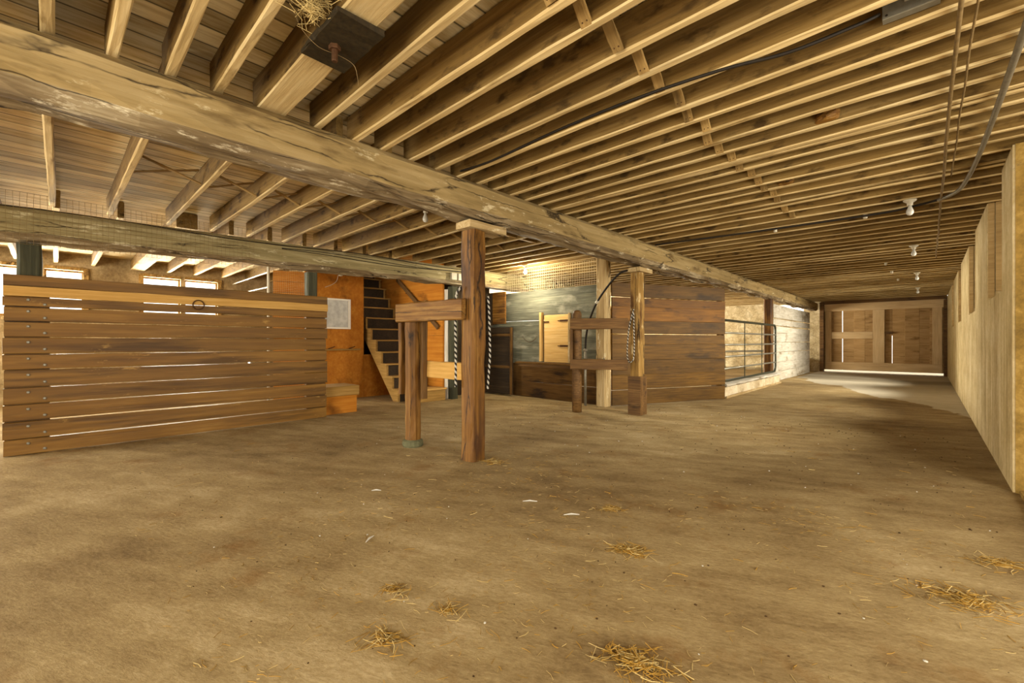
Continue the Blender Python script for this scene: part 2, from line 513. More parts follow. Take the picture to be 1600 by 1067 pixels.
# ------------------------------------------------------------------ ordinals for labels
_o = ['zeroth', 'first', 'second', 'third', 'fourth', 'fifth', 'sixth', 'seventh', 'eighth', 'ninth', 'tenth', 'eleventh', 'twelfth',
      'thirteenth', 'fourteenth', 'fifteenth', 'sixteenth', 'seventeenth', 'eighteenth', 'nineteenth']
def ordinal(n):
    if n < 20:
        return _o[n]
    tens = {2: 'twenty', 3: 'thirty', 4: 'forty', 5: 'fifty', 6: 'sixty', 7: 'seventy', 8: 'eighty', 9: 'ninety'}
    t, u = divmod(n, 10)
    if u == 0:
        return tens[t][:-1] + 'ieth'
    return tens[t] + '-' + _o[u]

# ------------------------------------------------------------------ setting
ZJ = 2.54          # underside of joists
ZD = 2.74          # underside of the boards overhead
XW = 0.45          # face of the concrete wall
YE = 19.6          # inner face of the end wall

mb = MB()
box(mb, -13, 4, -6, 21.5, -0.2, 0.0)
struct(mb.build('floor', M['floor']))

mb = MB()
box(mb, -12.2, 2.6, -4.2, 4.25, ZD, ZD + .06)
box(mb, -12.2, -9.7, 4.25, 5.2, ZD, ZD + .06)
box(mb, -7.75, 2.6, 4.25, 5.2, ZD, ZD + .06)
box(mb, -12.2, 2.6, 5.2, 20.2, ZD, ZD + .06)
struct(mb.build('ceiling', M['deck']))

# concrete wall on the right with boarded window recesses, ends at Y=4.83
def wall_right():
    mb = MB()
    top = ZJ - .005
    rec = [(5.48, 6.72), (8.3, 9.55), (11.6, 12.7), (14.8, 15.9)]
    sill = [1.52, 1.50, 1.48, 1.46]
    y = 4.83
    ys = []
    x1 = XW + .45
    for (a, c), s in zip(rec, sill):
        box(mb, XW, x1, y, a, 0, top)
        # below the recess: sill slopes up towards the outside
        V = [(XW, a, 0), (x1, a, 0), (x1, c, 0), (XW, c, 0), (XW, a, s), (x1, a, s + .18), (x1, c, s + .18), (XW, c, s)]
        mb.add(V, [(0, 3, 2, 1), (4, 5, 6, 7), (0, 1, 5, 4), (2, 3, 7, 6), (0, 4, 7, 3), (1, 2, 6, 5)])
        y = c
    box(mb, XW, x1, y, YE + .4, 0, top)
    o = struct(mb.build('wall_right', M['concrete']))
    mb = MB()
    # broken end face and its ledge
    rnd = random.Random(4)
    n = 14
    V, F = [], []
    for i in range(n + 1):
        z = top * i / n
        for k in range(7):
            x = XW + .012 + 1.9 * k / 6
            out = .015 + .04 * rnd.random() * (0 if k == 0 else 1) + (.05 if z < 1.45 and k > 0 else 0)
            V.append((x, 4.83 - out, z))
    for i in range(n):
        for k in range(6):
            a = i * 7 + k
            F.append((a, a + 1, a + 8, a + 7))
    mb.add(V, F)
    box(mb, XW + .012, XW + 1.92, 4.815, 5.2, 0, top)
    struct(mb.build('wall_right_return', M['rough_concrete']))
    mb = MB()
    for (a, c), s in zip(rec, sill):
        w = MB()
        for t in (a + .03, (a + c) / 2, c - .03):
            box(w, XW + .30, XW + .35, t - .028, t + .028, s + .14, top)
        box(w, XW + .30, XW + .35, a, c, s + .12, s + .17); box(w, XW + .30, XW + .35, a, c, top - .06, top)
        box(w, XW + .006, XW + .05, c - .022, c - .001, s + .03, top); box(w, XW + .058, XW + .30, c - .03, c - .001, s + .10, top)
        wo = struct(w.build('window_%d' % (5 + rec.index((a, c))), M['boards']))
        p = MB(); box(p, XW + .322, XW + .328, a + .06, c - .06, s + .172, top - .062); p.build('pane', M['glass'], wo)
wall_right()

# low threshold beside the camera on the right
mb = MB(); box(mb, XW + .03, 2.4, -3.6, 4.79, 0, .03)
struct(mb.build('trim_2', M['rough_concrete']))

# side wall with doorway on the right behind the camera, and rear wall with two unseen doorways added to let light in
mb = MB()
box(mb, 2.4, 2.55, -3.7, -.4, 0, ZD); box(mb, 2.4, 2.55, 3.6, 4.83, 0, ZD); box(mb, 2.4, 2.55, -.4, 3.6, 2.2, ZD)
struct(mb.build('wall_right_outer', M['boards']))
mb = MB()
for a, c in ((-12.0, -10.2), (-6.4, -3.2), (.6, 2.55)):
    box(mb, a, c, -3.75, -3.6, 0, ZD)
box(mb, -10.2, -6.4, -3.75, -3.6, 2.4, ZD); box(mb, -3.2, .6, -3.75, -3.6, 2.4, ZD)
struct(mb.build('wall_rear', M['boards']))

# left outer wall with four window panes, a wide opening added to light the side pen and a small chink
def wall_left():
    mb = MB()
    x0, x1 = -11.8, -11.6
    z0, z1 = 1.55, 2.43
    cuts = [(-.80, -.20), (-.12, .40), (1.25, 1.88), (1.95, 2.56)]
    y = -3.75
    for a, c in cuts:
        box(mb, x0, x1, y, a, 0, ZD)
        box(mb, x0, x1, a, c, 0, z0); box(mb, x0, x1, a, c, z1, ZD)
        y = c
    box(mb, x0, x1, y, 3.16, 0, ZD)
    box(mb, x0, x1, 3.16, 3.26, 0, .52); box(mb, x0, x1, 3.16, 3.26, .68, ZD)
    box(mb, x0, x1, 3.26, 10.2, 0, ZD); box(mb, x0, x1, 10.2, 16.8, 2.3, ZD); box(mb, x0, x1, 16.8, YE + .4, 0, ZD)
    struct(mb.build('wall_left', M['plaster']))
    for i, (a, c) in enumerate(cuts):
        f = MB()
        for (ya, yb, za, zb) in ((a - .06, a + .015, z0 - .05, z1 + .05), (c - .015, c + .06, z0 - .05, z1 + .05)):
            if (i in (1, 3) and ya < a) or (i in (0, 2) and yb > c):
                continue
            box(f, x1 + .002, x1 + .03, ya, yb, za, zb)
        box(f, x1 + .002, x1 + .028, a, c, z0 - .06, z0); box(f, x1 + .002, x1 + .028, a, c, z1, z1 + .06)
        box(f, x0 + .06, x0 + .10, a, a + .03, z0, z1); box(f, x0 + .06, x0 + .10, c - .03, c, z0, z1)
        box(f, x0 + .06, x0 + .10, a + .03, c - .03, z0, z0 + .04); box(f, x0 + .06, x0 + .10, a + .03, c - .03, z1 - .03, z1)
        w = struct(f.build('window_%d' % (i + 1), M['post_mott']))
        p = MB(); box(p, x0 + .075, x0 + .085, a + .03, c - .03, z0 + .04, z1 - .03)
        p.build('pane', M['glass'], w)
wall_left()

# end wall, stone, with the door opening and a small window near the aisle
mb = MB()
y0, y1 = YE, YE + .35
box(mb, -11.6, -4.5, y0, y1, 0, ZD); box(mb, -4.5, -3.4, y0, y1, 0, 2.05); box(mb, -3.4, -2.86, y0, y1, 0, ZD)
box(mb, -4.5, -3.4, y0, y1, 2.52, ZD)
struct(mb.build('wall_end', M['stone']))
mb = MB()
box(mb, -2.86, .44, y0, y0 + .10, 2.46, ZD)
box(mb, -2.88, -2.76, YE - .16, YE + .02, 0, ZJ)
box(mb, .37, .449, YE - .35, YE + .1, 0, 2.42)
box(mb, .37, .449, YE - .2, YE + .1, 2.46, ZD)
struct(mb.build('trim_3', M['post_dark']))

# far double doors: panel boards, frame boards
dm = MB()
dx = [-2.92, -2.50, -2.245, -2.22, -1.9, -1.6, -1.36, -1.05, -.882, -.868, -.55, -.2, .05, .448]
zb, zt = .07, 2.52
for i in range(len(dx) - 1):
    if i in (2, 8):
        continue
    timber(dm, zt - zb, dx[i + 1] - dx[i] + .006, .025, 4, .001, .003, i, T((dx[i] + dx[i + 1]) / 2, YE + .12 + .004 * (i % 2), zb) @ RZ(R(90)) @ RY(R(-90)))
door = struct(dm.build('door_1', M['door']))
def door_board(x0, x1, z0, z1, k):
    b_ = MB()
    if x1 - x0 > z1 - z0:
        timber(b_, x1 - x0, .03, z1 - z0, 4, .002, .004, k)
        b_.build('frame_board', M['door_frame'], door, (x0, YE + .045, z0))
    else:
        timber(b_, z1 - z0, .03, x1 - x0, 4, .002, .004, k)
        b_.build('frame_board', M['door_frame'], door, (x1, YE + .045, z0), (0, R(-90), 0))
door_board(-2.85, .42, 2.20, 2.475, 1)
door_board(-2.73, .34, .085, .36, 2)
door_board(-2.73, -2.55, .365, 2.195, 3)
door_board(.11, .34, .365, 2.195, 4)
door_board(-1.38, -1.07, .365, 2.195, 5)
door_board(-2.545, -1.385, 1.20, 1.44, 6)
hd = MB(); box(hd, -1.07, -.85, YE + .04, YE + .07, 1.36, 1.44); box(hd, -.92, -.83, YE + .15, YE + .17, 1.30, 2.5)
hd.build('latch_bar', M['post_dark'], door)

# ------------------------------------------------------------------ beams
def beam(name, y0, y1, xc, zb0, zb1, w, h, seed, mat, edge, label, jit=.012, group=None):
    mb = MB()
    L = y1 - y0
    seg = int(L / .18)
    rnd = random.Random(seed)
    V, F1, F2 = [], [], []
    n = 16
    for i in range(seg + 1):
        t = i / seg
        x = L * t
        zb = zb0 + (zb1 - zb0) * t
        for k in range(n):
            # rounded rectangle profile
            a = 2 * PI * (k + .5) / n
            cx, cz = math.cos(a), math.sin(a)
            q = max(abs(cx), abs(cz))
            rr = 1 / q
            rr = min(rr, 1.33)
            yy, zz = cx * rr * w / 2, cz * rr * h / 2
            dn = mnoise.noise(Vector((x * 1.3 + seed, k * .8, 3.1))) * jit * 1.6 + mnoise.noise(Vector((x * 6 + seed, k * 1.7, 9.1))) * jit * .8
            low = 2.6 if zz < -h * .3 else 1.0
            V.append((x, yy * (1 + dn * low / w * 2), zz * (1 + (dn * low / h * 2 if zz < h * .35 else 0)) + h / 2 + zb))
    for i in range(seg):
        for k in range(n):
            f = (i * n + k, i * n + (k + 1) % n, (i + 1) * n + (k + 1) % n, (i + 1) * n + k)
            (F2 if k in (9, 10, 11, 12, 13) else F1).append(f)
    F1 += [tuple(range(n - 1, -1, -1)), tuple(seg * n + k for k in range(n))]
    mb.add(V, F1, 0)
    mb.f += F2; mb.m += [1] * len(F2)
    o = mb.build(name, [mat, edge], None, (xc, y0, 0), (0, 0, R(90)))
    return tag(o, label, 'beam', group)

beam('main_beam', -3.5, 9.55, -3.085, 2.215, 2.235, .33, .315, 3, M['beam'], M['beam_edge'],
     'long hewn limewashed beam crossing the ceiling, carried by the thick brown post')
beam('main_beam', 9.57, 13.45, -3.085, 2.24, 2.24, .32, .295, 17, M['beam'], M['beam_edge'],
     'middle length of limewashed beam above the metal gate')
beam('main_beam', 13.47, 19.4, -3.085, 2.24, 2.24, .31, .295, 29, M['beam'], M['beam_edge'],
     'far length of limewashed beam above the whitewashed board wall')
beam('cross_beam', -3.5, 9.0, -6.555, 2.06, 2.24, .30, .32, 41, M['beam_grey'], M['beam_edge'],
     'lower greyish beam with wire netting above the brown plank partition')

# ------------------------------------------------------------------ joists
JM = {}
def joist_mesh(L, w, seed, H=None):
    key = (round(L, 2), w, seed)
    if key not in JM:
        mb = MB()
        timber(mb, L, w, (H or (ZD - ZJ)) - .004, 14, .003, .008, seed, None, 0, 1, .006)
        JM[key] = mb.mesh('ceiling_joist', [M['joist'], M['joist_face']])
    return JM[key]

rj = random.Random(11)
def joist(x0, x1, y, w, label, group, seed, skew=True):
    a = rj.uniform(-.35, .35) if skew else 0
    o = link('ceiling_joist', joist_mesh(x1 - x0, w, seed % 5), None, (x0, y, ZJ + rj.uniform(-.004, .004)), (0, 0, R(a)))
    return tag(o, label, 'joist', group)

right_y = [-.48, -.25, -.02, .205, .438, .656, .945, 1.234, 1.496, 1.714, 1.967, 2.22, 2.45, 2.68, 2.90, 3.12, 3.34, 3.555, 3.77, 3.828, 4.02, 4.24, 4.49, 4.715, 4.955, 5.2, 5.34]
while right_y[-1] < 19.0:
    right_y.append(right_y[-1] + .32 + rj.uniform(-.022, .022))
right_y.append(10.09); right_y.sort()
right_y = [y for i, y in enumerate(right_y) if i == 0 or y - right_y[i - 1] > .055]
gR = 'close-set joists over the concrete-walled aisle'
for i, y in enumerate(right_y):
    k = i - 6
    if k == 0:
        joist(-3.06, .9, y, .165, 'broad triple joist carrying the dark bolted plate', gR, 2, False)
    elif k < 0:
        joist(-3.06, .9, y, .05, 'joist over the aisle, %s on the near side of the broad bolted joist' % ordinal(-k), gR, i)
    else:
        x1 = .9 if y < 4.9 else .86
        joist(-3.06, x1, y, .05, 'thin joist over the concrete-walled aisle, %s beyond the broad bolted joist' % ordinal(k), gR, i)

left_y = [-.45, -.01, .44, .97, 1.43, 1.85, 2.30, 2.75, 3.2, 3.65, 4.10, 4.52, 4.95]
dens = [5.24 + .3 * i for i in range(0, 47)]
gL = 'joists between the two long beams'
kb = 7
for i, y in enumerate(left_y):
    k = i - kb
    if k == 0:
        lab = 'joist between the long beams that carries the unlit bulb near the thick post'
    elif k < 0:
        lab = 'joist between the long beams, %s on the partition side of the unlit bulb joist' % ordinal(-k)
    else:
        lab = 'joist between the long beams, %s past the joist with the unlit bulb' % ordinal(k)
    joist(-6.78, -3.11, y, .05, lab, gL, i + 2)
gL2 = 'close-set joists above the stable and side pen'
for i, y in enumerate(dens):
    joist(-6.78, -3.11, y, .05, 'close-set joist above the stable and side pen, %s past the stair' % ordinal(i + 1), gL2, i + 1)
third = [-.95, -.45, .03, .52, 1.17, 1.66, 2.12, 2.64, 3.12, 3.6, 4.05]
gT = 'joists over the windowed pen behind the partition'
for i, y in enumerate(third):
    k = i - 4
    if k == 0:
        joist(-11.58, -6.82, y, .22, 'broad joist meeting the wall between the small windows', gT, 3, False)
    elif k < 0:
        joist(-11.58, -6.82, y, .06, 'joist over the windowed pen, %s before the broad joist' % ordinal(-k), gT, i)
    else:
        joist(-11.58, -6.82, y, .06, 'joist over the windowed pen, %s after the broad joist' % ordinal(k), gT, i)

# trimmers of a filled-in hatchway beside the unlit bulb bay
def trimmer(x, y0, y1, label, w=.05, h=.15):
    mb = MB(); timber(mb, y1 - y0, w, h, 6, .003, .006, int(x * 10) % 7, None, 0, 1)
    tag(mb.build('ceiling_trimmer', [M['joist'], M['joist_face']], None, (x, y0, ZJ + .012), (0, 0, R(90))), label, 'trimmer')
for j in range(len(left_y) - 1):
    pass
trimmer(-4.2, 4.13, 4.49, 'short cross timber set between two joists left of the lit bulb')
trimmer(-4.2, 4.55, 4.94, 'second short cross timber between joists beyond the thick post')
trimmer(-5.3, 4.55, 4.94, 'short cross timber between joists nearer the stair')

# bridging straps in the right bay
def strap(x, ya, yb, za, zb, w, t, label, group):
    dy, dz = yb - ya, zb - za
    L = math.hypot(dy, dz)
    mb = MB()
    timber(mb, L, w, t, 4, .002, .003, int(ya * 100) % 9)
    o = mb.build('bridging_strap', M['strap'], None, (x, ya, za), (0, -math.atan2(dz, abs(dy)), R(90) if dy > 0 else R(-90)))
    return tag(o, label, 'strap', group)
gB = 'wooden bridging straps between the aisle joists'
nm_ = MB(); lathe(nm_, [(.004, 0), (.003, .002)], 6); nail_me = nm_.mesh('nail', M['iron'])
ks = 0
for i in range(7, 28):
    ya, yb = right_y[i] + .03, right_y[i + 1] - .034
    if yb - ya < .08:
        continue
    ks += 1
    x = -1.13 + rj.uniform(-.04, .04)
    o = strap(x, yb, ya, ZJ - .002, ZJ + .15, .058, .014,
          'short nailed bridging strap between aisle joists, %s beyond the bolted plate' % ordinal(ks), gB)
    for q in (-.012, .012):
        link('nail', nail_me, o, (.022, q, -.001), (R(180), 0, 0))
gB2 = 'thin crossed braces between the left joists'
for i in range(2, 12):
    ya, yb = left_y[i] + .03, left_y[i + 1] - .03
    strap(-4.95, ya, yb, ZJ + .012, ZJ + .16, .035, .014, 'thin rising brace between left joists, %s from the frame corner' % ordinal(i - 1), gB2)
    strap(-4.88, ya, yb, ZJ + .16, ZJ + .012, .035, .014, 'thin falling brace between left joists, %s from the frame corner' % ordinal(i - 1), gB2)

# bolted plate, nest, string
t = thing('bolted_plate', 'dark square plate with a rusty bolt under the broad joist', 'plate', (-2.02, .945, ZJ - .03))
mb = MB(); timber(mb, .40, .225, .024, 8, .004, .004, 3, T(-.2, 0, 0)); mb.build('plate', M['plate'], t)
mb = MB()
lathe(mb, [(.026, -.02), (.028, -.015), (.028, 0), (.02, .002)], 6)
lathe(mb, [(.012, -.075), (.014, -.07), (.014, -.018)], 10)
mb.build('bolt', M['iron'], t, (-.03, -.02, 0))
rnd = random.Random(5)
mb = MB()
for i in range(260):
    a, r_ = rnd.uniform(0, 2 * PI), abs(rnd.gauss(0, .05))
    p = Vector((math.cos(a) * r_ * 1.3, math.sin(a) * r_ * .8, rnd.uniform(-.01, .09)))
    d = Vector((rnd.uniform(-1, 1), rnd.uniform(-1, 1), rnd.uniform(-.4, .4))).normalized() * rnd.uniform(.02, .05)
    tube(mb, [p - d, p + d], .0015, 3)
tag(mb.build('straw_nest', M['straw_pale'], None, (-1.93, .775, ZJ - .01)), 'tuft of straw nest tucked beside the bolted plate', 'nest')
mb = MB()
tube(mb, smooth_path([(-2.07, .74, 2.70), (-2.06, .745, 2.60), (-2.08, .78, 2.54), (-2.08, .86, 2.49), (-2.05, .95, 2.475), (-2.03, 1.01, 2.45), (-2.03, 1.03, 2.40), (-2.02, 1.03, 2.35)], 5), .0012, 4)
tag(mb.build('twine', M['wire']), 'loose twine dangling past the bolted plate', 'twine')

# ------------------------------------------------------------------ posts and corbel blocks
def post(name, x, y, z0, z1, s, mat, seed, parent=None, rz=0, ch=None, jit=.004, s2=None):
    mb = MB()
    timber(mb, z1 - z0, s2 or s, s, 12, jit, ch or s * .12, seed, T(0, 0, -s / 2), 0, None, .008)
    return mb.build(name, mat, parent, (x, y, z0), (0, R(-90), rz))

t = thing('support_post', 'thick brown post standing in the middle of the floor under the main beam', 'post', (-3.07, 2.70, 0))
post('shaft', 0, 0, 0, 2.125, .172, M['post'], 1, t, jit=.007)
mb = MB(); timber(mb, .46, .2, .068, 5, .003, .006, 8); mb.build('corbel', M['post_pale'], t, (.02, -.14, 2.127), (0, 0, R(90)))
t = thing('support_post', 'brown post with dark boxed foot beneath the main beam, rope hung on it', 'post', (-3.17, 6.07, 0))
post('shaft', 0, 0, 0, 2.13, .165, M['post_mott'], 4, t)
mb = MB()
for (x, y, w_, d_) in ((0, -.094, .20, .02), (.094, 0, .02, .17), (0, .094, .20, .02), (-.094, 0, .02, .17)):
    box(mb, x - w_ / 2, x + w_ / 2, y - d_ / 2, y + d_ / 2, .005, .58)
mb.build('boxed_foot', M['post_dark'], t)
mb = MB(); timber(mb, .4, .19, .066, 5, .003, .006, 9); mb.build('corbel', M['post_pale'], t, (.03, -.16, 2.132), (0, 0, R(90)))
t = tag(post('stable_post', -4.0, 6.46, 0, 2.535, .19, M['post_pale'], 6), 'tall limewashed square post where the grey stable wall meets brown planks', 'post')
tag(post('gate_post', -3.12, 13.33, 0, 2.235, .19, M['post'], 7), 'stripped brown post at the far end of the metal gate', 'post')
tag(post('partition_post', -6.50, -.165, 0, 2.07, .17, M['post_grey'], 8), 'dark square post showing above the near end of the plank partition', 'post')
tag(post('partition_post', -6.50, 2.58, 0, 2.10, .14, M['post_grey'], 9), 'dark green post at the far end of the plank partition', 'post')
tag(post('stair_post', -6.62, 5.30, 0, 2.15, .15, M['post_grey'], 10), 'dark green post beside the orange stair wall', 'post')
mb = MB(); timber(mb, 2.1, .025, .075, 5, .002, .003, 2, T(0, 0, -.04))
tag(mb.build('post_board', M['limewash'], None, (-6.70, 5.205, 0), (0, R(-90), R(20))), 'narrow whitish board edging the orange stair wall', 'board')

# ------------------------------------------------------------------ feed fence at the thick post
t = thing('feed_fence', 'brown rail fence between the thick post and a short log post on a collar', 'fence', (-3.93, 2.61, 0))
post('log_post', 0, 0, .06, 1.44, .15, M['post'], 12, t, R(8), .04)
mb = MB(); lathe(mb, [(.10, 0), (.11, .02), (.105, .06), (.085, .075)], 14); mb.build('collar', M['collar'], t)
mb = MB(); timber(mb, .99, .055, .195, 8, .004, .01, 13); mb.build('rail', M['post'], t, (-.125, -.108, 1.30), (0, 0, R(4.4)))
mb = MB(); timber(mb, .22, .05, .16, 4, .004, .01, 14); mb.build('rail_block', M['post'], t, (-.11, .10, 1.37))
mb = MB(); timber(mb, .80, .035, .17, 6, .003, .006, 15); mb.build('lower_rail', M['rail'], t, (.0, .115, .725))
mb = MB(); timber(mb, .77, .085, .05, 6, .003, .006, 16); mb.build('brace_board', M['post'], t, (-.115, -.03, .54), (0, R(-90), R(0)))
mb = MB(); timber(mb, .86, .07, .04, 6, .003, .006, 18); mb.build('brace_board', M['post_dark'], t, (.12, .07, .50), (0, R(-90), R(0)))

# second feed fence
ang = math.atan2(6.07 - 5.64, -3.17 + 3.97)
t = thing('feed_fence', 'dark two-rail fence with a round-topped log post before the pine hatch', 'fence', (-3.97, 5.64, 0), ang)
mb = MB()
lathe(mb, [(.074, 0), (.077, .3), (.073, .8), (.075, 1.3), (.072, 1.53), (.055, 1.575), (.02, 1.59)], 12)
mb.build('log_post', M['post_dark'], t, smooth=True)
mb = MB(); timber(mb, .86, .05, .165, 7, .004, .008, 21); mb.build('rail', M['post_dark'], t, (-.09, -.105, 1.285))
mb = MB(); timber(mb, .86, .05, .155, 7, .004, .008, 22); mb.build('rail', M['post_dark'], t, (-.09, -.105, .67))
mb = MB(); timber(mb, .46, .07, .045, 5, .003, .006, 23); mb.build('brace_board', M['post_dark'], t, (-.055, -.09, .826), (0, R(-90), 0))
mb = MB(); timber(mb, .32, .14, .03, 4, .003, .005, 24); mb.build('ledge', M['post_dark'], t, (.085, .0, .8))

# ropes: two coloured strands twisted together
def rope(path, r, label, turns=26):
    pts = smooth_path(path, 10)
    cum = [0]
    for i in range(1, len(pts)):
        cum.append(cum[-1] + (pts[i] - pts[i - 1]).length)
    L = cum[-1]
    nst = int(L / .008)
    mb = MB()
    samples = []
    j = 0
    for i in range(nst + 1):
        s = L * i / nst
        while j < len(cum) - 2 and cum[j + 1] < s:
            j += 1
        u = (s - cum[j]) / max(1e-6, cum[j + 1] - cum[j])
        samples.append(pts[j].lerp(pts[j + 1], min(1, u)))
    for st in range(4):
        P_ = []
        for i, p in enumerate(samples):
            d = (samples[min(i + 1, nst)] - samples[max(i - 1, 0)]).normalized()
            a, b_ = frame_along(p, p + d)
            th = 2 * PI * (L * i / nst) / .05 + st * PI / 2
            P_.append(p + a * math.cos(th) * r * .55 + b_ * math.sin(th) * r * .55)
        tube(mb, P_, r * .6, 5, 0 if st < 2 else 1)
    return tag(mb.build('rope', [M['rope_white'], M['rope_black']], smooth=True), label, 'rope')
rope([(-3.10, 2.575, 1.60), (-3.15, 2.56, 1.52), (-3.17, 2.568, 1.3), (-3.165, 2.568, 1.0), (-3.165, 2.568, .68)], .0105, 'black and white twisted rope on the fence side of the thick post')
rope([(-2.965, 2.79, 1.52), (-2.955, 2.795, 1.35), (-2.95, 2.80, 1.0), (-2.955, 2.795, .86), (-2.965, 2.785, .66)], .010, 'black and white twisted rope behind the bare side of the thick post')
rope([(-3.17, 5.955, 1.58), (-3.235, 5.935, 1.3), (-3.26, 5.93, 1.0), (-3.25, 5.925, .84), (-3.21, 5.92, .79), (-3.16, 5.925, .84), (-3.15, 5.935, 1.0), (-3.16, 5.945, 1.25), (-3.17, 5.955, 1.52)], .009,
     'black and white rope loop hung on the post with a boxed foot')

# ------------------------------------------------------------------ plank panel helper: planks run along local X
def panel(mb, L, rows, th, seed, gap=.006, jit=.002, ch=.004, ends=None):
    rnd = random.Random(seed)
    for i, (a, c) in enumerate(rows):
        s = rnd.uniform(-.012, .012)
        timber(mb, L + s, th, c - a - gap, 8, jit, ch, seed * 31 + i, T(rnd.uniform(-.006, .006), rnd.uniform(-.003, .003), a + gap / 2) @ RY(R(rnd.uniform(-.12, .12))))

# brown plank partition on the left
px, py0, L = -6.35, -.33, 3.07
t = thing('plank_partition', 'chest-high brown plank partition bolted to dark posts', 'partition', (px, py0, 0), R(90))
edges = [.0, .158, .329, .493, .655, .827, .979, 1.142, 1.292, 1.437, 1.535]
mb = MB(); panel(mb, L, [(edges[i], edges[i + 1]) for i in range(len(edges) - 1)] + [(1.63, 1.75)], .035, 3, .012)
pp = mb.build('plank_panel', M['partition'], t)
mb = MB(); timber(mb, L, .05, .098, 12, .004, .006, 5); mb.build('chewed_rail', M['rail'], t, (0, -.03, 1.535))
for xa, xb in ((.0, .31), (2.79, L)):
    mb = MB(); box(mb, xa + .006, xb - .006, .024, .065, .01, 1.74)
    mb.build('batten', M['post_dark'], t)
k = 0
bm_ = MB(); lathe(bm_, [(.013, 0), (.013, .004), (.006, .008)], 10)
bme = bm_.mesh('bolt', M['zinc'])
for i in range(len(edges) - 1):
    a, c = edges[i], edges[i + 1]
    for (x_, f_) in ((.16, .7), (.27, .28)):
        link('bolt', bme, pp, (x_, -.021, a + (c - a) * f_), (R(90), 0, 0))
# iron ring on the rail
mb = MB(); tube(mb, [(.055 * math.cos(a), 0, .055 * math.sin(a)) for a in [2 * PI * i / 20 for i in range(20)]], .007, 6, 0, True)
tag(mb.build('iron_ring', M['iron'], None, (-6.285, 1.19, 1.535), (0, 0, R(90))), 'dark iron ring hanging on the pale partition rail', 'ring')

# plywood chest at the partition end
t = thing('plywood_chest', 'low orange plywood chest with an overhanging lid at the partition end', 'chest', (-6.72, 3.02, 0))
mb = MB(); timber(mb, .52, .46, .27, 3, .001, .004, 2, T(-.26, 0, 0)); mb.build('body', M['ply'], t, (0, 0, 0), (0, 0, R(90)))
mb = MB(); timber(mb, .57, .53, .145, 3, .002, .005, 3, T(-.285, 0, 0)); mb.build('lid', M['stair'], t, (0.0, 0, .272), (0, 0, R(90)))

# orange plywood wall along the stair
def plyboard(name, x0, x1, y0, y1, z0, z1, mat=None):
    mb = MB(); box(mb, x0, x1, y0, y1, z0, z1)
    return struct(mb.build(name, mat or M['ply']))
mb = MB()
box(mb, -8.14, -8.10, 3.12, 4.24, .955, ZJ); box(mb, -8.14, -8.10, 3.12, 4.24, 0, .95)
box(mb, -8.14, -8.10, 4.244, 5.135, 0, .84)
struct(mb.build('wall_stair_front', M['ply']))
mb = MB()
box(mb, -10.2, -6.73, 5.14, 5.18, 0, 1.22); box(mb, -10.2, -6.73, 5.14, 5.18, 1.224, ZD + 1.2)
struct(mb.build('wall_stair_side', M['ply']))
mb = MB()
box(mb, -10.2, -8.145, 4.20, 4.24, 0, ZD + 1.2); box(mb, -10.24, -10.2, 4.2, 5.18, 0, ZD + 1.2); box(mb, -10.24, -7.7, 4.2, 5.2, ZD + 1.2, ZD + 1.24)
box(mb, -7.74, -7.70, 4.2, 5.13, ZD, ZD + 1.2)
struct(mb.build('wall_stairwell', M['lowwall']))
t = thing('wall_ledge', 'narrow shelf strip across the orange plywood beside the stair', 'ledge', (-8.07, 3.2, .93))
mb = MB(); timber(mb, 1.0, .055, .03, 5, .002, .004, 4, T(-.05, 0, 0)); mb.build('shelf', M['stair'], t, (0, 0, 0), (0, 0, R(90)))
for yy in (.32, .72):
    mb = MB(); tube(mb, [(0, yy, .035), (.02, yy + .06, .05), (.01, yy + .12, .075)], .008, 5); mb.build('hook', M['iron'], t)

# white framed board on the plywood
t = thing('framed_board', 'clouded grey board in a white frame on the orange plywood', 'board', (-8.095, 3.42, 1.34))
mb = MB()
W_, H_ = .54, .57
box(mb, 0, .02, 0, .04, 0, H_); box(mb, 0, .02, W_ - .05, W_, 0, H_); box(mb, 0, .02, .04, W_ - .05, 0, .03); box(mb, 0, .02, .04, W_ - .05, H_ - .03, H_)
mb.build('frame', M['board_white'], t)
mb = MB(); box(mb, .002, .010, .041, W_ - .051, .031, H_ - .031); mb.build('panel', M['board_grey'], t)

# ------------------------------------------------------------------ steep stair
t = thing('steep_stair', 'steep open-sided wooden stair climbing past the orange wall', 'stair', (-6.98, 4.32, 0))
rise, run = .227, .198
nst = 12
Wst = .78
def stringer(y):
    mb = MB()
    top, bot = [], []
    pts = []
    for i in range(nst):
        pts.append((-run * i, rise * i)); pts.append((-run * i, rise * (i + 1) - .03))
    pts.append((-run * nst, rise * nst - .03))
    off = .17
    low = [(-run * nst, rise * nst - .36), (-.17, 0.0)]
    poly = pts + low
    n = len(poly)
    V = [(x, -.02, z) for x, z in poly] + [(x, .02, z) for x, z in poly]
    F = [tuple(range(n)), tuple(range(2 * n - 1, n - 1, -1))] + [(i, (i + 1) % n, n + (i + 1) % n, n + i) for i in range(n)]
    mb.add(V, F)
    o = mb.build('stringer', M['stair'], t, (0, y, 0))
    m_ = o.modifiers.new('tri', 'TRIANGULATE')
    return o
stringer(.02); stringer(Wst - .02)
for i in range(nst):
    z = rise * (i + 1)
    mb = MB(); timber(mb, Wst + .02, .23, .028, 4, .002, .005, 30 + i, T(-.01, 0, 0))
    mb.build('tread', M['stair'], t, (-run * i - .085, 0, z - .029), (0, 0, R(90)))
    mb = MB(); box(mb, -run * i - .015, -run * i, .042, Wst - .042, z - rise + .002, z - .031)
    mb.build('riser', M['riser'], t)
tb = thing('step_box', 'pale box step at the foot of the steep stair', 'step', (-6.76, 4.78, 0))
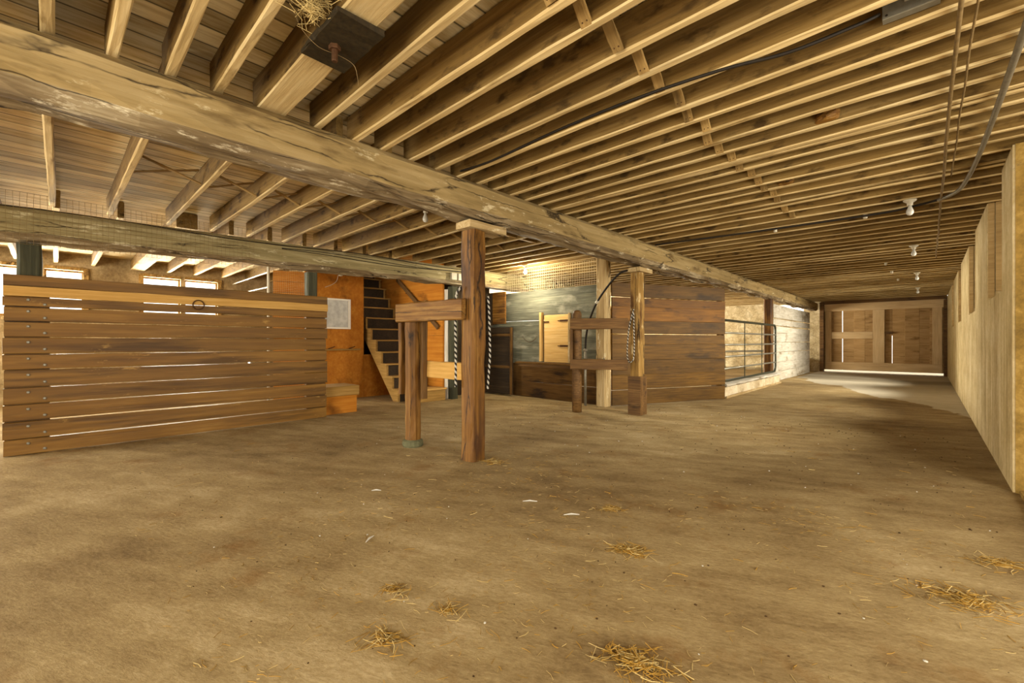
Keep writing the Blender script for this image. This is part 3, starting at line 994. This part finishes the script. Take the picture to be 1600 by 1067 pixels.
mb = MB(); timber(mb, .62, .36, .20, 3, .002, .006, 5, T(-.31, 0, 0)); mb.build('body', M['stair'], tb, (0, 0, 0), (0, 0, R(90)))
mb = MB(); timber(mb, .66, .40, .03, 3, .002, .006, 6, T(-.33, 0, 0)); mb.build('tread', M['rail'], tb, (0.0, 0, .202), (0, 0, R(90)))
t = thing('handrail', 'slanting brown handrail on the orange wall beside the stair', 'handrail', (-8.2, 5.10, 2.35))
def rail_to(p, q, w_, h_, mat, name, par):
    p, q = Vector(p), Vector(q)
    d = q - p
    mb = MB(); timber(mb, d.length, w_, h_, 6, .002, .006, 3)
    return mb.build(name, mat, par, p, (0, -math.atan2(d.z, math.hypot(d.x, d.y)), math.atan2(d.y, d.x)))
rail_to((-.1, 0, .05), (1.35, 0, -1.02), .035, .09, M['post_dark'], 'rail', t)
for f_ in (.25, .8):
    mb = MB(); tube(mb, [(-.1 + 1.45 * f_, .035, .05 - 1.07 * f_ - .02), (-.1 + 1.45 * f_, .0, .05 - 1.07 * f_ - .02)], .012, 6); mb.build('bracket', M['iron'], t)

# ------------------------------------------------------------------ grey stable wall, lower wall, hatch, half door
YS = 6.55
t = thing('stable_wall', 'grey-green horizontal plank wall around the pine hatch', 'partition', (-6.45, YS, 0))
rows = [(.66, .95), (.948, 1.18), (1.178, 1.40), (1.40, 1.505), (1.512, 1.77), (1.765, 1.96), (1.955, 2.09)]
mb = MB()
for i, (a, c) in enumerate(rows[:4]):
    timber(mb, 1.62, .03, c - a + .006, 6, .002, .009, 60 + i, T(-.5, 0, a))
for (a, c) in rows[:4]:
    timber(mb, .70, .03, c - a + .006, 4, .002, .004, int(a * 90), T(1.66, 0, a + .003))
for i, (a, c) in enumerate(rows[4:]):
    timber(mb, 2.86, .03, c - a + .006, 8, .002, .009, 70 + i, T(-.5, 0, a + .003))
timber(mb, .62, .03, .12, 4, .001, .003, 77, T(1.09, 0, .655))
mb.build('plank_panel', M['slate'], t)
mb = MB(); panel(mb, 2.84, [(.002, .30), (.298, .662)], .03, 13, .0); mb.build('lower_panel', M['lowwall'], t, (-.48, -.01, 0))
t2 = thing('stable_ledge', 'brown ledge running under the pine hatch', 'ledge', (-6.0, YS - .095, .60))
mb = MB(); timber(mb, 1.45, .13, .04, 6, .003, .006, 3); mb.build('shelf', M['lowwall'], t2, (0, 0, .06))
mb = MB(); timber(mb, 1.45, .04, .055, 6, .003, .006, 4); mb.build('bearer', M['post_dark'], t2, (0, .03, .003))

t = thing('pine_hatch', 'new pine hatch door with strap hinges in the grey stable wall', 'hatch', (-5.35, YS - .046, .72))
mb = MB()
for i, (a, c) in enumerate(((-.014, .16), (.16, .34), (.34, .62), (.62, .88))):
    timber(mb, .60, .022, c - a + .002, 4, .0015, .006, 50 + i, T(.02, 0.002 * (i % 2), a))
hp = mb.build('door_panel', M['hatch'], t)
mb = MB(); timber(mb, .94, .085, .05, 4, .002, .005, 54); mb.build('frame', M['hatch'], t, (-.03, -.0, 0), (0, R(-90), 0)) 
mb = MB(); timber(mb, .90, .05, .05, 4, .002, .005, 55); mb.build('frame', M['post_pale'], t, (.645, -.01, 0), (0, R(-90), 0))
for (x_, z_) in ((.40, .77), (.40, .30)):
    mb = MB(); box(mb, x_, x_ + .22, -.018, -.012, z_ - .02, z_ + .015); box(mb, x_ - .05, x_, -.017, -.012, z_ - .01, z_ + .006)
    mb.build('hinge', M['iron'], hp)
mb = MB(); box(mb, .01, .14, -.018, -.012, .74, .765); mb.build('latch', M['iron'], hp)
# chain on the wall
mb = MB()
for i in range(17):
    u = i / 16
    cx_, cz_ = -.18 + .36 * u, -.10 * (1 - (2 * u - 1) ** 2)
    q = [(cx_ + .014 * math.cos(a), (.008 if i % 2 else 0) * math.sin(a), cz_ + (.009 if i % 2 == 0 else .002) * math.sin(a)) for a in [2 * PI * k / 8 for k in range(8)]]
    tube(mb, q, .003, 4, 0, True)
tag(mb.build('chain', M['iron'], None, (-5.72, YS - .035, 1.19)), 'thin chain sagging on the dark planks beside the pine hatch', 'chain')

t = thing('half_door', 'low blackened half door left of the pine hatch', 'door', (-6.82, 6.36, 0))
mb = MB(); timber(mb, .78, .03, 1.36, 3, .002, .004, 3); mb.build('panel', M['riser'], t, (0, 0, .03))
for (z_, h_, m_) in ((1.27, .12, 'riser'), (1.205, .055, 'lowwall'), (.56, .045, 'lowwall'), (.05, .13, 'riser')):
    mb = MB(); timber(mb, .76, .025, h_, 4, .002, .004, int(z_ * 40)); mb.build('rail', M[m_], t, (.01, -.03, z_))
mb = MB(); timber(mb, 1.34, .05, .03, 4, .002, .004, 9); mb.build('stile', M['lowwall'], t, (.785, -.035, .04), (0, R(-90), R(90)))
t = thing('hanging_board', 'reddish brown board above the blackened half door', 'board', (-6.72, 6.38, 1.46))
mb = MB(); timber(mb, .66, .34, .03, 5, .004, .006, 4); mb.build('board', M['post'], t, (.25, 0, 0), (0, R(-90), 0)) if False else None
mb = MB(); box(mb, .10, .46, -.02, .02, 0, .66); box(mb, -.02, .09, -.02, .02, -.02, .66, 1); mb.build('board', [M['post'], M['riser']], t)

mb = MB(); box(mb, -7.02, -6.97, 5.19, YS + .05, 0, ZJ - .03)
struct(mb.build('wall_stable_side', M['riser']))

# ------------------------------------------------------------------ wire mesh panels
def mesh_panel(name, L, H, cell, r, loc, rz, label, mat, sag=.01, seed=1):
    mb = MB(); rnd = random.Random(seed)
    def pt(x, z):
        return (x, mnoise.noise(Vector((x * 2 + seed, z * 3, .5))) * sag * 2, z)
    n = int(L / cell)
    for i in range(n + 1):
        x = L * i / n
        tube(mb, [pt(x + rnd.uniform(-.003, .003), H * k / 6) for k in range(7)], r, 3)
    m_ = max(1, int(H / cell))
    for j in range(m_ + 1):
        z = H * j / m_
        tube(mb, [pt(L * k / 24, z) for k in range(25)], r, 3)
    return tag(mb.build(name, mat, None, loc, (0, 0, rz)), label, 'wire mesh')
mesh_panel('wire_mesh', 2.2, .43, .05, .0026, (-6.3, YS - .07, 2.10), 0, 'pale square wire mesh above the grey stable wall', M['mesh_wire'])
mesh_panel('wire_netting', 2.7, .5, .045, .0015, (-6.36, -.9, 2.05), R(90), 'fine wire netting draped over the lower greyish beam', M['wire'], .012, 4)
mesh_panel('chicken_wire', .56, 2.5, .03, .0018, (-8.08, 2.58, .02), R(90), 'chicken wire panel seen above the far end of the plank partition', M['mesh_wire'], .03, 7)
mb = MB(); panel(mb, .55, [(i * .2, i * .2 + .2) for i in range(12)], .03, 9)
tag(mb.build('brick_red_boarding', M['ply'], None, (-8.76, 2.80, .02), (0, 0, R(68))), 'reddish boarding behind the chicken wire', 'boarding')
for (p, q, r_, nm, lb) in (((-8.06, 2.50, 0.0), (-8.06, 2.50, 2.52), .022, 'white_upright', 'thin white upright above the plank partition'),
                           ((-11.59, 2.7, 2.12), (-8.08, 2.50, 2.02), .013, 'white_pipe', 'thin white pipe level behind the partition'),
                           ((-11.59, 2.85, 2.42), (-8.08, 2.52, 2.28), .012, 'copper_pipe', 'pale thin pipe higher up behind the partition')):
    mb = MB(); tube(mb, [p, q], r_, 8); tag(mb.build(nm, M['white']), lb, 'pipe')

# ------------------------------------------------------------------ brown plank partition beyond the second fence
x0_, y0_, x1_, y1_ = -3.90, 6.56, -2.82, 8.85
an = math.atan2(y1_ - y0_, x1_ - x0_)
Lp = math.hypot(x1_ - x0_, y1_ - y0_)
t = thing('stable_partition', 'tall dark brown plank wall running from limewashed post to the gate', 'partition', (x0_, y0_, 0), an)
rows = [(.01, .26), (.275, .52), (.522, .78), (.782, 1.05), (1.053, 1.22), (1.235, 1.46), (1.462, 1.70), (1.702, 1.86), (1.87, 2.11)]
mb = MB()
for i, (a, c) in enumerate(rows):
    dn_, up_ = (0 if i in (1, 5, 8) else .004), (.004 if i not in (0, 4, 7) else 0)
    timber(mb, Lp + .01 * (i % 2), .035, c - a + dn_ + up_, 8, .0025, .006, 900 + i, T(0, .003 * (i % 3), a - dn_), 1 if i in (6, 7) else 0)
mb.build('plank_panel', [M['brown'], M['brown_orange']], t)
mb = MB(); timber(mb, 2.14, .05, .09, 4, .003, .006, 5); mb.build('batten', M['post_dark'], t, (Lp - .03, .05, .0), (0, R(-90), 0))

# curb, gate
t = thing('pen_curb', 'low limewashed masonry curb under the metal gate', 'curb', (-2.95, 8.92, 0))
mb = MB(); timber(mb, 4.3, .24, .22, 20, .008, .015, 7); mb.build('curb_wall', M['curb'], t, (0, 0, 0), (0, 0, R(90)))
mb = MB(); timber(mb, 4.32, .30, .05, 20, .006, .012, 8); mb.build('cap', M['limewash'], t, (0.01, 0, .225), (0, 0, R(90)))
mb = MB(); timber(mb, 4.3, .03, .045, 14, .004, .006, 9); mb.build('floor_strip', M['post_pale'], t, (.145, 0, 0), (0, 0, R(90)))
t = thing('tube_gate', 'grey-green tubular metal gate standing on the limewashed curb', 'gate', (-2.92, 9.08, .295), R(90))
GL, GH = 4.1, 1.21
mb = MB()
rc = .13
pts = []
for (cx_, cz_, a0) in ((rc, rc, 180), (GL - rc, rc, 270), (GL - rc, GH - rc, 0), (rc, GH - rc, 90)):
    for k in range(6):
        a = R(a0 + 90 * k / 5)
        pts.append((cx_ + rc * math.cos(a), 0, cz_ + rc * math.sin(a) + .02))
tube(mb, pts, .026, 8, 0, True)
mb.build('frame', M['gate'], t, smooth=True)
for z_ in (.26, .50, .74, .98):
    mb = MB(); tube(mb, [(.02, 0, z_), (GL - .02, 0, z_)], .019, 8); mb.build('bar', M['zinc'], t, smooth=True)
for x_ in (GL / 3, GL * 2 / 3):
    mb = MB(); box(mb, x_ - .022, x_ + .022, -.02, -.012, .03, GH + .01); mb.build('upright', M['gate'], t)
for z_ in (.35, .95):
    mb = MB(); box(mb, -.06, .03, -.02, .02, z_ - .02, z_ + .02); mb.build('hinge', M['iron'], t)

# whitewashed board wall along the pen
t = thing('whitewashed_wall', 'whitewashed board wall between the gate and the far doors', 'partition', (-3.05, 13.46, 0), R(90))
rows = [(.0, .26), (.262, .52), (.523, .80), (.804, 1.08), (1.082, 1.34), (1.342, 1.52), (1.545, 1.72), (1.75, 2.12)]
mb = MB(); panel(mb, 5.0, rows, .05, 33, .006, .004); mb.build('plank_panel', M['limewash'], t)
mb = MB(); timber(mb, 2.1, .10, .06, 4, .003, .006, 5); mb.build('batten', M['post_pale'], t, (4.9, .056, .0), (0, R(-90), 0))

# big grey tank-like stone trough ledge and pipe in the side pen
mb = MB(); timber(mb, 5.4, .7, .5, 8, .02, .1, 3)
tag(mb.build('stone_ledge', M['stone'], None, (-8.9, 19.2, 0)), 'low stone ledge along the pen end wall seen through the gate', 'ledge')
mb = MB(); tube(mb, [(-8.6, 18.5, .62), (-3.4, 18.5, .78)], .04, 10)
for x_ in (-8.2, -5.9, -3.7):
    box(mb, x_ - .04, x_ + .04, 18.45, 18.55, 0, .62 + (x_ + 8.6) / 5.2 * .16 - .03)
tag(mb.build('pen_pipe_rail', M['zinc']), 'pale pipe rail across the back of the side pen', 'rail')

# ------------------------------------------------------------------ electrical
def bulb(x, y, label, lit=False, with_bulb=True, group='ceiling bulb holders'):
    t = thing('bulb_holder', label, 'bulb', (x, y, ZJ - .008), 0, group)
    mb = MB(); lathe(mb, [(.02, -.055), (.024, -.05), (.024, -.028), (.05, -.012), (.055, 0)], 16)
    mb.build('holder', M['white'], t, smooth=True)
    if with_bulb:
        mb = MB(); lathe(mb, [(.004, -.155), (.018, -.15), (.029, -.135), (.031, -.118), (.026, -.098), (.016, -.075), (.013, -.056)], 16)
        b_ = mb.build('lamp_globe', M['bulb_lit'] if lit else M['bulb'], t, smooth=True)
        if lit:
            b_['label'] = 'glowing bulb'
    return t
bulb(-3.9, 2.75, 'unlit bulb hanging under a joist left of the thick post')
bulb(-.13, right_y[min(range(len(right_y)), key=lambda i: abs(right_y[i] - 5.95))], 'unlit round bulb under the aisle joists nearest the conduit bend')
bulb(-.15, right_y[min(range(len(right_y)), key=lambda i: abs(right_y[i] - 8.9))], 'bulb holder with narrow bulb, second along the aisle ceiling')
bulb(-.16, right_y[min(range(len(right_y)), key=lambda i: abs(right_y[i] - 12.3))], 'small unlit bulb, third along the aisle ceiling')
bulb(-.19, right_y[min(range(len(right_y)), key=lambda i: abs(right_y[i] - 15.7))], 'tiny unlit bulb nearest the far doors')
yl = dens[3]
bulb(-5.5, yl, 'glowing bulb above the pine hatch', True)
pl = bpy.data.lights.new('hatch_bulb_light', 'POINT')
pl.energy = 105; pl.color = (1, .9, .68); pl.shadow_soft_size = .04
po = bpy.data.objects.new('hatch_bulb_light', pl); COL.objects.link(po); po.location = (-5.5, yl, ZJ - .21)

def cable(name, path, r, mat, label, cat, n=8, sub=6):
    mb = MB(); tube(mb, smooth_path(path, sub), r, n)
    return tag(mb.build(name, mat, smooth=True), label, cat)
cable('conduit', [(.33, -.5, 2.52), (.33, 1.5, 2.515), (.32, 3.0, 2.515), (.29, 4.6, 2.515), (.255, 5.4, 2.515), (.20, 5.85, 2.51), (.08, 6.12, 2.52)], .016, M['pipe'],
      'thick grey conduit bending along the aisle ceiling by the concrete wall', 'conduit', 10)
cable('power_cable', [(.08, 6.12, 2.52), (-.1, 6.22, 2.52), (-.4, 6.30, 2.515), (-1.4, 6.27, 2.52), (-2.2, 6.2, 2.522), (-2.9, 6.1, 2.52)], .012, M['cable'],
      'black cable running across the aisle joists from the conduit end', 'cable')
cable('power_cable', [(-2.88, 2.39, 2.55), (-2.5, 2.40, 2.535), (-1.9, 2.405, 2.56), (-1.3, 2.395, 2.55), (-.8, 2.415, 2.526), (-.5, 2.50, 2.526), (-.25, 2.575, 2.57), (-.16, 2.615, 2.60)], .009, M['cable'],
      'thin black cable clipped along a joist to the grey junction box', 'cable')
t = thing('junction_box', 'grey metal junction box on a joist at the top of the aisle ceiling', 'box', (-.15, 2.6615, 2.565))
mb = MB(); timber(mb, .19, .045, .10, 2, 0, .004, 1, T(0, -.03, 0)); mb.build('body', M['zinc'], t)
for (x_, z_) in ((.015, .015), (.175, .015), (.015, .085), (.175, .085)):
    mb = MB(); lathe(mb, [(.005, 0), (.004, .004)], 8); mb.build('screw', M['cable'], t, (x_, -.053, z_), (R(90), 0, 0))
mb = MB(); box(mb, .075, .105, -.056, -.0535, .045, .06); mb.build('knockout', M['white'], t)
rj2 = random.Random(8)
p1 = [(.10 + rj2.uniform(-.006, .006), .8 + .45 * i, 2.515 + rj2.uniform(-.006, .006)) for i in range(22)]
cable('hanging_pipe', p1, .009, M['wire'], 'thin rusty pipe strung along beneath the aisle joists', 'pipe', 6, 3)
p2 = [(.15 + rj2.uniform(-.005, .005), .8 + .45 * i, 2.52 + rj2.uniform(-.006, .006)) for i in range(11)]
cable('hanging_wire', p2, .005, M['wire'], 'twin rusty wire beside the thin ceiling pipe', 'wire', 6, 3)
# cables on the lower beam, sockets
for i, (dz, r_) in enumerate(((.27, .006), (.215, .005), (.19, .005))):
    pts = [(-6.385, -.6 + .55 * k, 2.075 + .0144 * (.55 * k + 2.9) + dz + .02 * math.sin(k * 1.1 + i)) for k in range(0 if i == 0 else 5, 12)]
    cable('beam_cable', pts, r_, M['cable'], ['upper dark cable sagging along the lower greyish beam', 'middle dark cable along the lower greyish beam near the stair',
          'lowest dark cable along the lower greyish beam near the stair'][i], 'cable', 5, 5)
t = thing('junction_box', 'pair of white wall boxes on the lower beam beside the thick post', 'box', (-6.36, 5.05, 2.24))
for yy in (0, .16):
    mb = MB(); timber(mb, .12, .05, .13, 2, 0, .006, 1, T(0, 0, 0)); mb.build('box', M['white'], t, (-.0, yy, 0), (0, 0, R(90)))
t = thing('strip_light', 'white socket and strip under the beam above the framed board', 'light fitting', (-8.05, 3.5, 2.36))
mb = MB(); timber(mb, .9, .03, .03, 4, .001, .004, 1); mb.build('strip', M['white'], t, (0, 0, .02), (0, 0, R(90)))
mb = MB(); lathe(mb, [(.02, -.04), (.04, -.03), (.045, 0), (.03, .02)], 14); mb.build('socket', M['white'], t, (0, .25, .015), smooth=True)
mb = MB(); tube(mb, smooth_path([(.0, .2, -.01), (.0, .17, -.12), (-.0, .08, -.2), (0, -.05, -.26)], 5), .004, 5); mb.build('cord', M['white'], t)
# dark hose and standpipe beside the limewashed post
t = thing('water_hose', 'dark hose curving from the beam down to a standpipe by the limewashed post', 'hose', (-4.26, 6.30, 0))
mb = MB(); tube(mb, smooth_path([(.98, -.34, 2.17), (.85, -.33, 2.14), (.62, -.28, 1.98), (.35, -.2, 1.72), (.15, -.1, 1.45), (.04, -.03, 1.2), (.0, 0, .95)], 6), .017, 8)
mb.build('hose', M['cable'], t, smooth=True)
mb = MB(); tube(mb, [(0, 0, 0), (0, 0, .98)], .022, 8); lathe(mb, [(.034, .93), (.034, .97)], 10); mb.build('standpipe', M['pipe'], t, smooth=True)
mb = MB(); lathe(mb, [(.024, -.03), (.028, 0), (.024, .03)], 10); mb.build('coupling', M['white'], t, (.37, -.205, 1.745), (0, R(40), 0))

for i, (x_, y_, lab) in enumerate(((-.51, 6.42, 'white porcelain knob on the black aisle cable nearest the conduit'), (-1.4, 6.40, 'white porcelain knob further along the black aisle cable'),
                                   (-.55, 10.6, 'first of the little pale ceiling knobs past the second bulb'), (-.53, 11.9, 'second of the little pale ceiling knobs past the second bulb'),
                                   (-.49, 13.3, 'third of the little pale ceiling knobs past the second bulb'))):
    yj = right_y[min(range(len(right_y)), key=lambda k: abs(right_y[k] - y_))]
    mb = MB(); lathe(mb, [(.012, -.045), (.02, -.04), (.021, -.03), (.013, -.022), (.022, -.014), (.022, 0)], 12)
    tag(mb.build('porcelain_knob', M['white'], None, (x_, yj, ZJ - .008), smooth=True), lab, 'knob', 'porcelain knobs under the aisle joists')
for (x_, y_, lab) in ((-.48, 3.6, 'brown mud nest stuck to an aisle joist before the conduit bend'), (-.95, 4.75, 'small mud nest on an aisle joist left of the nearest ceiling bulb')):
    yj = right_y[min(range(len(right_y)), key=lambda k: abs(right_y[k] - y_))] - .027
    mb = MB(); rn_ = random.Random(int(x_ * -100))
    V, F = [], []
    for a_ in range(7):
        for c_ in range(9):
            u, v_ = a_ / 6, c_ / 8
            rr = math.sin(PI * u) ** .6 * math.sin(PI * v_) ** .6
            V.append(((u - .5) * .15, -rr * .06 * rn_.uniform(.7, 1.25), .004 + v_ * .085))
    for a_ in range(6):
        for c_ in range(8):
            k_ = a_ * 9 + c_
            F.append((k_, k_ + 9, k_ + 10, k_ + 1))
    mb.add(V, F)
    tag(mb.build('mud_nest', M['post'], None, (x_, yj, ZJ)), lab, 'nest')

# ------------------------------------------------------------------ litter on the floor
rs = random.Random(77)
def blade(mb, x, y, z, L, r, mat=0, tilt=.12):
    a = rs.uniform(0, 2 * PI)
    d = Vector((math.cos(a), math.sin(a), rs.uniform(-tilt, tilt))) * L / 2
    n_ = Vector((-math.sin(a), math.cos(a), 0)) * rs.uniform(-.12, .12) * L
    p = Vector((x, y, z + abs(d.z) + r))
    tube(mb, [p - d, p + n_, p + d], r, 3, mat)
mb = MB()
for i in range(3200):
    x, y = rs.uniform(-3.4, .3), rs.uniform(.3, 3.4)
    if mnoise.noise(Vector((x * 1.1, y * 1.1, 2.0))) + rs.uniform(-.45, .45) < .05:
        continue
    blade(mb, x, y, 0, rs.uniform(.008, .045), rs.uniform(.0006, .0013), rs.choice([0, 0, 1]))
for i in range(900):
    x, y = rs.uniform(-6, .3), rs.uniform(.5, 9)
    if mnoise.noise(Vector((x * .7, y * .7, 5.0))) + rs.uniform(-.45, .45) < .1:
        continue
    blade(mb, x, y, 0, rs.uniform(.02, .08), rs.uniform(.001, .002), rs.choice([0, 1]))
tag(mb.build('straw_litter', [M['straw'], M['straw_pale']]), 'loose straw bits scattered over the concrete floor', 'straw', None, 'stuff')
mb = MB()
for i in range(900):
    x, y = rs.uniform(-5, .35), rs.uniform(.4, 7)
    s = rs.uniform(.0015, .005) * (1 + .12 * y)
    lathe(mb, [(s, 0), (s * .9, s * .4), (s * .3, s * .7)], 5, T(x, y, 0) @ RZ(rs.uniform(0, 6)) @ Matrix.Diagonal((1, rs.uniform(.5, 1.4), 1, 1)), rs.choice([0, 0, 0, 0, 0, 0, 1]))
tag(mb.build('dirt_crumbs', [M['dung'], M['feather']]), 'small dark crumbs and pale flecks strewn on the concrete floor', 'dirt', None, 'stuff')
def fpos(pxx, pyy):
    D = 682 * 1.1 / (pyy - 533.5)
    la = (pxx - 800) / 682 * D
    c_, s_ = math.cos(R(43.6)), math.sin(R(43.6))
    return (-s_ * D + c_ * la, c_ * D + s_ * la)
clumps = [((985, 862), .085, 260, 'dense golden straw clump right of centre on the floor'),
          ((955, 797), .075, 90, 'thin straw clump just beyond the dense one'),
          ((995, 1035), .10, 240, 'straw clump at the bottom edge of the photo, right of centre'),
          ((1515, 940), .17, 300, 'long drifted straw heap near the concrete wall'),
          ((612, 925), .07, 70, 'sparse straw clump left of centre'),
          ((1560, 882), .12, 120, 'dark straw heap closest to the threshold on the right'),
          ((700, 955), .06, 50, 'loose straw wisp in the middle foreground'),
          ((768, 722), .14, 120, 'straw wisps gathered around the foot of the thick post'),
          ((600, 1000), .09, 110, 'straw scatter at the bottom left of centre')]
for (p, r_, n_, lab) in clumps:
    x, y = fpos(*p)
    mb = MB()
    for i in range(n_):
        a, q = rs.uniform(0, 2 * PI), min(abs(rs.gauss(0, r_ * .55)), r_ * 1.15)
        blade(mb, q * math.cos(a) * 1.3, q * math.sin(a) * .8, rs.uniform(0, .012) * max(0, 1 - q / r_), rs.uniform(.03, .075), rs.uniform(.0008, .0016), rs.choice([0, 0, 1]), .3)
    tag(mb.build('straw_clump', [M['straw'], M['straw_pale']], None, (x, y, 0), (0, 0, R(20))), lab, 'straw')
for (p, L_, a_, lab) in (((578, 843), .08, 120, 'white feather lying on the floor left of centre'), ((893, 805), .10, 45, 'white stick on the floor right of the thick post'),
                         ((828, 784), .10, 40, 'pale sliver on the floor in front of the thick post'), ((588, 767), .07, 45, 'small pale sliver on the floor left of the thick post')):
    x, y = fpos(*p)
    mb = MB()
    tube(mb, [(-L_ / 2, 0, .004), (0, .004, .008), (L_ / 2, 0, .005)], [.002, .006, .002], 5)
    tag(mb.build('white_sliver', M['feather'], None, (x, y, 0), (0, 0, R(a_))), lab, 'sliver')
